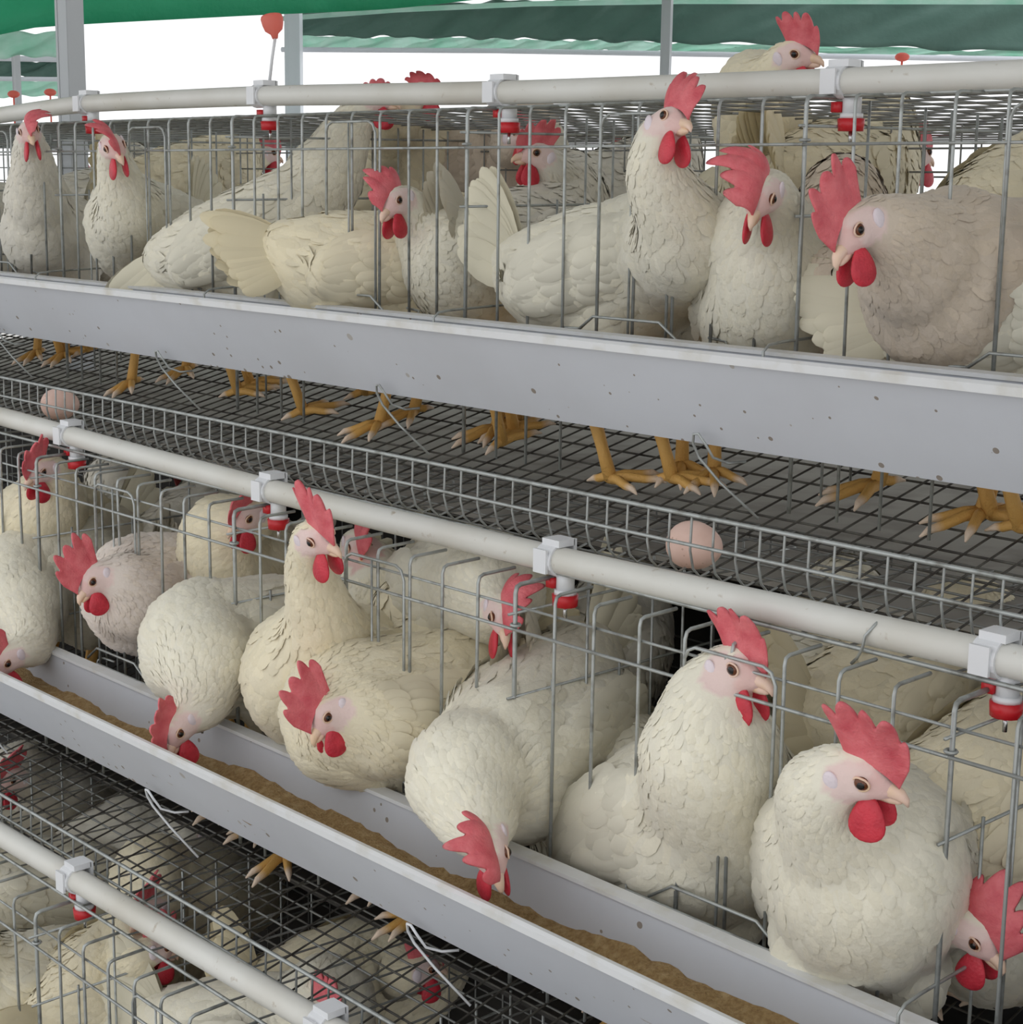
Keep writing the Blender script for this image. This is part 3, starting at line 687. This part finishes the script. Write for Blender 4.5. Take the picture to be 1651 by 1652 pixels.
    # legs
    if h['legs']:
        for sd in (-1, 1):
            hip = B+(l*sd*.038-u*.075-a*.005)*s
            if h['feet'] is not None and (sd+1)//2 < len(h['feet']): ft = on_floor(h['tier'], *h['feet'][(sd+1)//2])
            else:
                f0 = B+(l*sd*.045+a*.0)*s; ft = np.array([f0[0], f0[1], floor_z(h['tier'], f0[1])])
            ft = ft+np.array([0, 0, .007]); ah = nrm(np.array([a[0], a[1], KF*a[1]])); lo = nrm(np.cross(UP, ah))
            hk = ft+UP*.085*s-ah*.028*s if hip[2]-ft[2] > .10 else ft*.5+hip*.5-ah*.02
            m = MB(); cols = []
            yl = np.array(srgb(216, 168, 92))*rng.uniform(.9, 1.05); cw = np.array(srgb(222, 200, 178))
            m.tube([hip, hk+UP*.012, hk, ft*.6+hk*.4, ft], [.014*s, .0095*s, .0085*s, .0068*s, .0080*s], 10); cols += [yl]*50
            for ang, ln in ((-32, .046), (2, .056), (34, .046), (176, .022)):
                an = math.radians(ang+rng.normal(0, 5)); d = ah*math.cos(an)+lo*math.sin(an)*1.0; d = np.array([d[0], d[1], KF*d[1]])
                pts = [ft, ft+d*ln*.35*s+UP*.002, ft+d*ln*.75*s-UP*.001, ft+d*ln*s-UP*.001, ft+d*(ln+.010)*s-UP*.005]
                m.tube(pts, [.0065*s, .0055*s, .0048*s, .0038*s, .001*s], 8); cols += [yl]*24+[cw]*16
            o = m.build('leg', MT['leg'], rt); set_col(o.data, np.array(cols))

# ---- upper tier (pixel, pixel, distance)
hen('upper', 'white hen at the left edge of the upper tier facing the camera', (47, 213, 1.30), (.35, -.45, .8), (95, 385, 1.44), (-.1, 0, 1), nb=(68, 350, 1.38), tint='grey', comb=(.95, 1.5, 1.1), feet=[(105, 578), (60, 575)], fluff=1.2)
hen('upper', 'white hen cut by the left edge of the upper tier, only its body showing', (-90, 260, 1.42), (-.8, 0, .5), (-8, 360, 1.52), (-.7, 0, .5), tint='grey', tail=20)
hen('upper', 'hen right of the grey post looking down right, comb flopped left', (184, 236, 1.29), (.45, -.62, .62), (250, 380, 1.46), (-.35, 0, .95), nb=(212, 345, 1.36), tint='white', comb=(1.0, -.85, 1.05), tail=82, feet=[(212, 624), (300, 602)])
hen('upper', 'hen stretching its neck behind the upper pipe, only a comb tip above', (606, 160, 1.58), (.8, -.1, .1), (400, 395, 1.43), (.75, 0, .1), nb=(500, 320, 1.50), pitch=24, tint='white', comb=(.6, 1.2, .9), tail=-22, feet=[(385, 640), (405, 628)], fluff=1.25)
hen('upper', 'cream hen with its tail fan pointing left in the upper tier', (790, 400, 1.62), (.8, 0, -.4), (612, 440, 1.41), (.88, 0, -.25), pitch=0, tint='cream', tail=4, feet=[(490, 672), (590, 640)])
hen('upper', 'hen at centre looking left with comb flopped over its beak', (638, 324, 1.355), (-.50, -.60, .62), (808, 446, 1.51), (-.75, 0, .65), nb=(712, 412, 1.43), tint='white', comb=(1.0, -.8, 1.), tail=30, feet=[(612, 692), (668, 672)])
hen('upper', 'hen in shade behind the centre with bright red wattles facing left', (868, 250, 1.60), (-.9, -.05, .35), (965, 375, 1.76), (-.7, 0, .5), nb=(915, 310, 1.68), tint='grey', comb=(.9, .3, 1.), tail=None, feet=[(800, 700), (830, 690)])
hen('upper', 'tall hen with raised head in front of the upper pipe', (1081, 199, 1.27), (.50, -.12, .85), (985, 440, 1.43), (.72, 0, .45), nb=(1108, 385, 1.35), pitch=14, tint='white', comb=(1.15, .45, .85), tail=66, feet=[(985, 782), (1085, 782)], fluff=1.05)
hen('upper', 'hen looking down left with large comb hanging over its face', (1228, 314, 1.28), (-.35, -.78, .52), (1243, 490, 1.45), (-.1, 0, 1), nb=(1234, 390, 1.37), tint='white', comb=(1.2, -1.3, 1.15), tail=None, feet=[(1152, 770), (1100, 760)], fluff=1.05)
hen('upper', 'dusty hen at right poking its head out left past the bars', (1379, 367, 1.22), (-.58, -.76, .30), (1625, 470, 1.44), (-.92, 0, .38), nb=(1500, 435, 1.345), pitch=6, tint='dusty', comb=(1.15, .1, 1.), tail=20, feet=[(1415, 792), (1585, 838)], fluff=1.2, s=1.06)
hen('upper', 'hen behind the right edge showing only a cream back', (1760, 250, 1.7), (.8, 0, -.2), (1690, 330, 1.64), (.7, 0, -.5), tint='cream', tail=None, pitch=20)
hen('upper', 'cream hen with head raised above the upper pipe at right', (1282, 88, 1.60), (.78, -.22, .55), (1225, 350, 1.80), (.2, 0, .9), nb=(1222, 170, 1.68), tint='cream', comb=(.95, -.2, .8), tail=None, fluff=1.05)
hen('upper', 'hen behind the upper pipe with only crown and comb showing, left of centre', (680, 150, 1.66), (.9, .05, .1), (640, 310, 1.76), (.6, 0, .2), nb=(645, 215, 1.72), tint='cream', comb=(.7, -1.2, .9), tail=None, fluff=1.2, pitch=20)
hen('upper', 'shaded beige hen at the back left of the red wattled hen', (838, 222, 1.75), (.5, -.1, .7), (770, 280, 1.84), (.6, 0, .4), tint='dusty', comb=(.7, .4, .9), tail=None, pitch=20)
hen('upper', 'shaded hen between the down looking hen and the dusty hen', (1420, 300, 1.78), (.6, 0, -.5), (1345, 455, 1.50), (.2, 0, -.9), tint='dusty', tail=None, feet=[(1330, 730), (1375, 725)])
hen('upper', 'cream hen far back between the tall hen and dusty hen', (1480, 250, 2.0), (.6, 0, -.5), (1345, 300, 1.74), (.5, 0, -.6), tint='cream', tail=60)
hen('upper', 'cream hen far back behind the left hens', (430, 250, 1.9), (.6, 0, -.5), (310, 300, 1.72), (.5, 0, -.6), tint='cream', tail=40)
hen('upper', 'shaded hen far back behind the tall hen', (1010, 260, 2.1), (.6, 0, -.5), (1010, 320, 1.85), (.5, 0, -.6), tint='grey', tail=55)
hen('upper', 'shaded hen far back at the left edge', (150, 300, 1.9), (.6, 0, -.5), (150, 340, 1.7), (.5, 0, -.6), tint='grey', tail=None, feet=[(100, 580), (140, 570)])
hen('upper', 'standing hen in the middle back whose feet show below the trough', (900, 330, 1.8), (.5, 0, -.7), (850, 400, 1.58), (.5, 0, -.7), tint='grey', tail=50, feet=[(810, 722), (830, 705)])
hen('upper', 'hen at the right edge low with ruffled breast feathers', (1780, 420, 1.35), (.8, 0, .3), (1668, 520, 1.44), (.75, 0, .4), tint='white', tail=15, feet=[(1600, 842), (1645, 862)])
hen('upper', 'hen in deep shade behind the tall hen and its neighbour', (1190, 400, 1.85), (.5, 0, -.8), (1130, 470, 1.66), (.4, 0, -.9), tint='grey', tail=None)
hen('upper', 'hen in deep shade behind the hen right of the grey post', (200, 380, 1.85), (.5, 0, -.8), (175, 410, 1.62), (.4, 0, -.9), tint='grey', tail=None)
# ---- middle tier
hen('middle', 'cream hen at far left of the middle tier looking down left', (66, 757, 1.13), (-.50, -.58, .62), (92, 860, 1.23), (-.2, 0, 1), nb=(80, 815, 1.17), tint='cream', comb=(1.0, .3, .9), tail=None)
hen('middle', 'white hen at the left edge lowering its head into the trough', (12, 1062, 1.00), (-.5, -.8, .35), (95, 930, 1.18), (-.55, 0, .8), nb=(42, 985, 1.08), pitch=-6, tint='white', comb=(.9, .2, .9), tail=40)
hen('middle', 'pinkish hen poking its head left between the bars, comb upright', (152, 932, 1.04), (-.58, -.74, .34), (300, 955, 1.20), (-.80, 0, .55), nb=(232, 965, 1.12), pitch=2, tint='pink', comb=(1.25, .05, .95), tail=20, fluff=1.3)
hen('middle', 'arched white hen eating from the trough at left', (288, 1172, 1.00), (-.35, -.90, .25), (402, 1035, 1.15), (-.72, 0, .6), nb=(335, 1060, 1.055), pitch=2, tint='white', comb=(1.0, .5, .95), tail=30, fluff=1.15)
hen('middle', 'upright hen with raised head and tall comb at left of centre', (512, 866, 1.02), (.66, -.33, .64), (545, 1085, 1.17), (-.45, 0, .9), nb=(522, 1040, 1.085), tint='cream', comb=(1.25, .05, .8), tail=40, fluff=.95, feet=[(462, 1386), (600, 1380)])
hen('middle', 'hen behind the bars at left looking left with red wattles', (398, 832, 1.20), (-.60, -.55, .58), (410, 925, 1.30), (-.3, 0, .9), tint='cream', comb=(.8, .5, .9), tail=None)
hen('middle', 'hen at centre with head over the trough rim facing left, pink comb swept back', (529, 1147, 1.015), (-.52, -.80, .30), (660, 1140, 1.14), (-.85, 0, .4), nb=(628, 1168, 1.09), pitch=-2, tint='cream', comb=(1.25, .05, .95), tail=40, fluff=1.35)
hen('middle', 'hen at the back centre bowing its head with comb over the face', (812, 990, 1.16), (.10, -.72, .62), (745, 960, 1.33), (.25, 0, .9), nb=(800, 950, 1.22), tint='white', comb=(1.05, .9, 1.), tail=30, fluff=1.15)
hen('middle', 'large hen at centre bending far down into the trough', (790, 1370, .985), (.28, -.86, .40), (868, 1185, 1.18), (-.45, 0, .85), nb=(772, 1240, 1.07), pitch=-12, tint='white', comb=(1.05, -.9, 1.), tail=40, feet=[(1004, 1653), (990, 1570)], fluff=1.35, s=1.05)
hen('middle', 'upright hen right of centre looking right behind the bars', (1190, 1076, 1.11), (.62, -.25, .72), (1095, 1335, 1.185), (.45, 0, .85), nb=(1150, 1235, 1.115), pitch=30, tint='white', comb=(1.0, -.4, .9), tail=None, fluff=1.25, s=1.13)
hen('middle', 'nearest large hen at right with head out of the bars facing right', (1386, 1246, 1.005), (.80, -.32, .45), (1392, 1408, 1.16), (-.12, 0, 1), nb=(1380, 1345, 1.085), pitch=28, tint='white', comb=(1.35, -.25, .85), tail=None, fluff=1.1, s=1.09)
hen('middle', 'hen at the lower right corner with lowered head and big red comb', (1576, 1502, 1.15), (.55, -.70, .40), (1560, 1420, 1.36), (.1, 0, 1), nb=(1550, 1460, 1.22), pitch=-8, tint='white', comb=(1.1, .6, 1.), tail=None)
hen('middle', 'large hen at the right edge of the middle tier seen from the side', (1800, 1150, 1.3), (.8, 0, .1), (1680, 1260, 1.32), (.75, 0, -.2), tint='cream', tail=None, pitch=25, s=1.1)
hen('middle', 'shaded hen at the back right behind the nearest hen', (1560, 1010, 1.5), (.8, 0, -.4), (1450, 1130, 1.40), (.7, 0, -.5), tint='cream', tail=50)
hen('middle', 'white hen in the middle back with pale rump beside the bowing hen', (640, 1060, 1.35), (-.5, 0, -.7), (720, 1110, 1.26), (-.4, 0, -.8), tint='cream', tail=30, pitch=4)
hen('middle', 'hen mostly hidden behind the upright hen, dark red comb showing', (578, 880, 1.28), (.2, -.6, .7), (600, 1000, 1.36), (.1, 0, .9), tint='white', comb=(1.1, .5, 1.), tail=None)
hen('middle', 'shaded hen at the back left of the middle tier', (120, 860, 1.5), (-.5, 0, -.7), (215, 880, 1.38), (-.4, 0, -.8), tint='grey', tail=50)
hen('middle', 'shaded grey hen at the back left under the water pipe', (300, 800, 1.6), (.5, 0, -.7), (320, 860, 1.44), (.4, 0, -.8), tint='grey', tail=35)
hen('middle', 'hen at the back behind the right upright hen', (1280, 1030, 1.55), (.5, 0, -.7), (1310, 1120, 1.38), (.4, 0, -.8), tint='white', tail=35)
hen('middle', 'shaded hen at the back of the middle tier right of centre', (960, 960, 1.5), (.5, 0, -.7), (950, 1080, 1.36), (.4, 0, -.8), tint='grey', tail=60)
hen('middle', 'white hen turned away with upright tail left of the right upright hen', (900, 1120, 1.42), (-.3, 0, -.9), (972, 1262, 1.25), (-.45, 0, -.85), tint='white', tail=78, s=1.08)
# ---- lower tier
hen('lower', 'white hen at the lower left corner of the picture', (-60, 1560, .92), (-.7, -.2, .6), above('lower', 45, 1600, .2), (-.6, 0, .6), tint='white', tail=40)
hen('lower', 'cream hen beside the lower left corner with its neck stretched up', above('lower', 250, 1530, .30), (.5, -.2, -.5), above('lower', 190, 1590, .2), (.3, 0, -.6), tint='cream', tail=20)
hen('lower', 'beige hen under the egg tray at lower left with red comb', above('lower', 238, 1468, .33), (-.4, -.4, .75), above('lower', 320, 1450, .21), (-.4, 0, .8), tint='cream', comb=(1., .5, 1.), tail=40)
hen('lower', 'white hen below the lower water pipe at left', above('lower', -70, 1400, .27), (-.7, 0, .4), above('lower', 60, 1440, .22), (-.7, 0, .3), tint='white', tail=10)
hen('lower', 'hen with tail feathers up seen through the tray mesh', above('lower', 680, 1560, .25), (.7, -.1, -.4), above('lower', 570, 1590, .18), (.7, 0, -.2), tint='cream', tail=70)
hen('lower', 'hen deep under the left end of the middle trough', above('lower', 18, 1256, .33), (-.5, -.3, .75), above('lower', 110, 1290, .2), (-.4, 0, .8), tint='grey', comb=(1., .5, 1.), tail=40)
hen('lower', 'hen at the bottom edge left of centre seen from above', above('lower', 520, 1640, .28), (.5, 0, .6), above('lower', 410, 1680, .2), (.6, 0, .2), tint='white', tail=60)
hen('lower', 'shaded hen behind the tray mesh at lower left centre', above('lower', 330, 1340, .25), (.6, 0, -.5), above('lower', 235, 1360, .19), (.6, 0, -.4), tint='grey', tail=40)

for h in HENS: prep(h)
bpy.context.view_layer.update(); DG = bpy.context.evaluated_depsgraph_get()
for h in HENS: finish(h, DG)
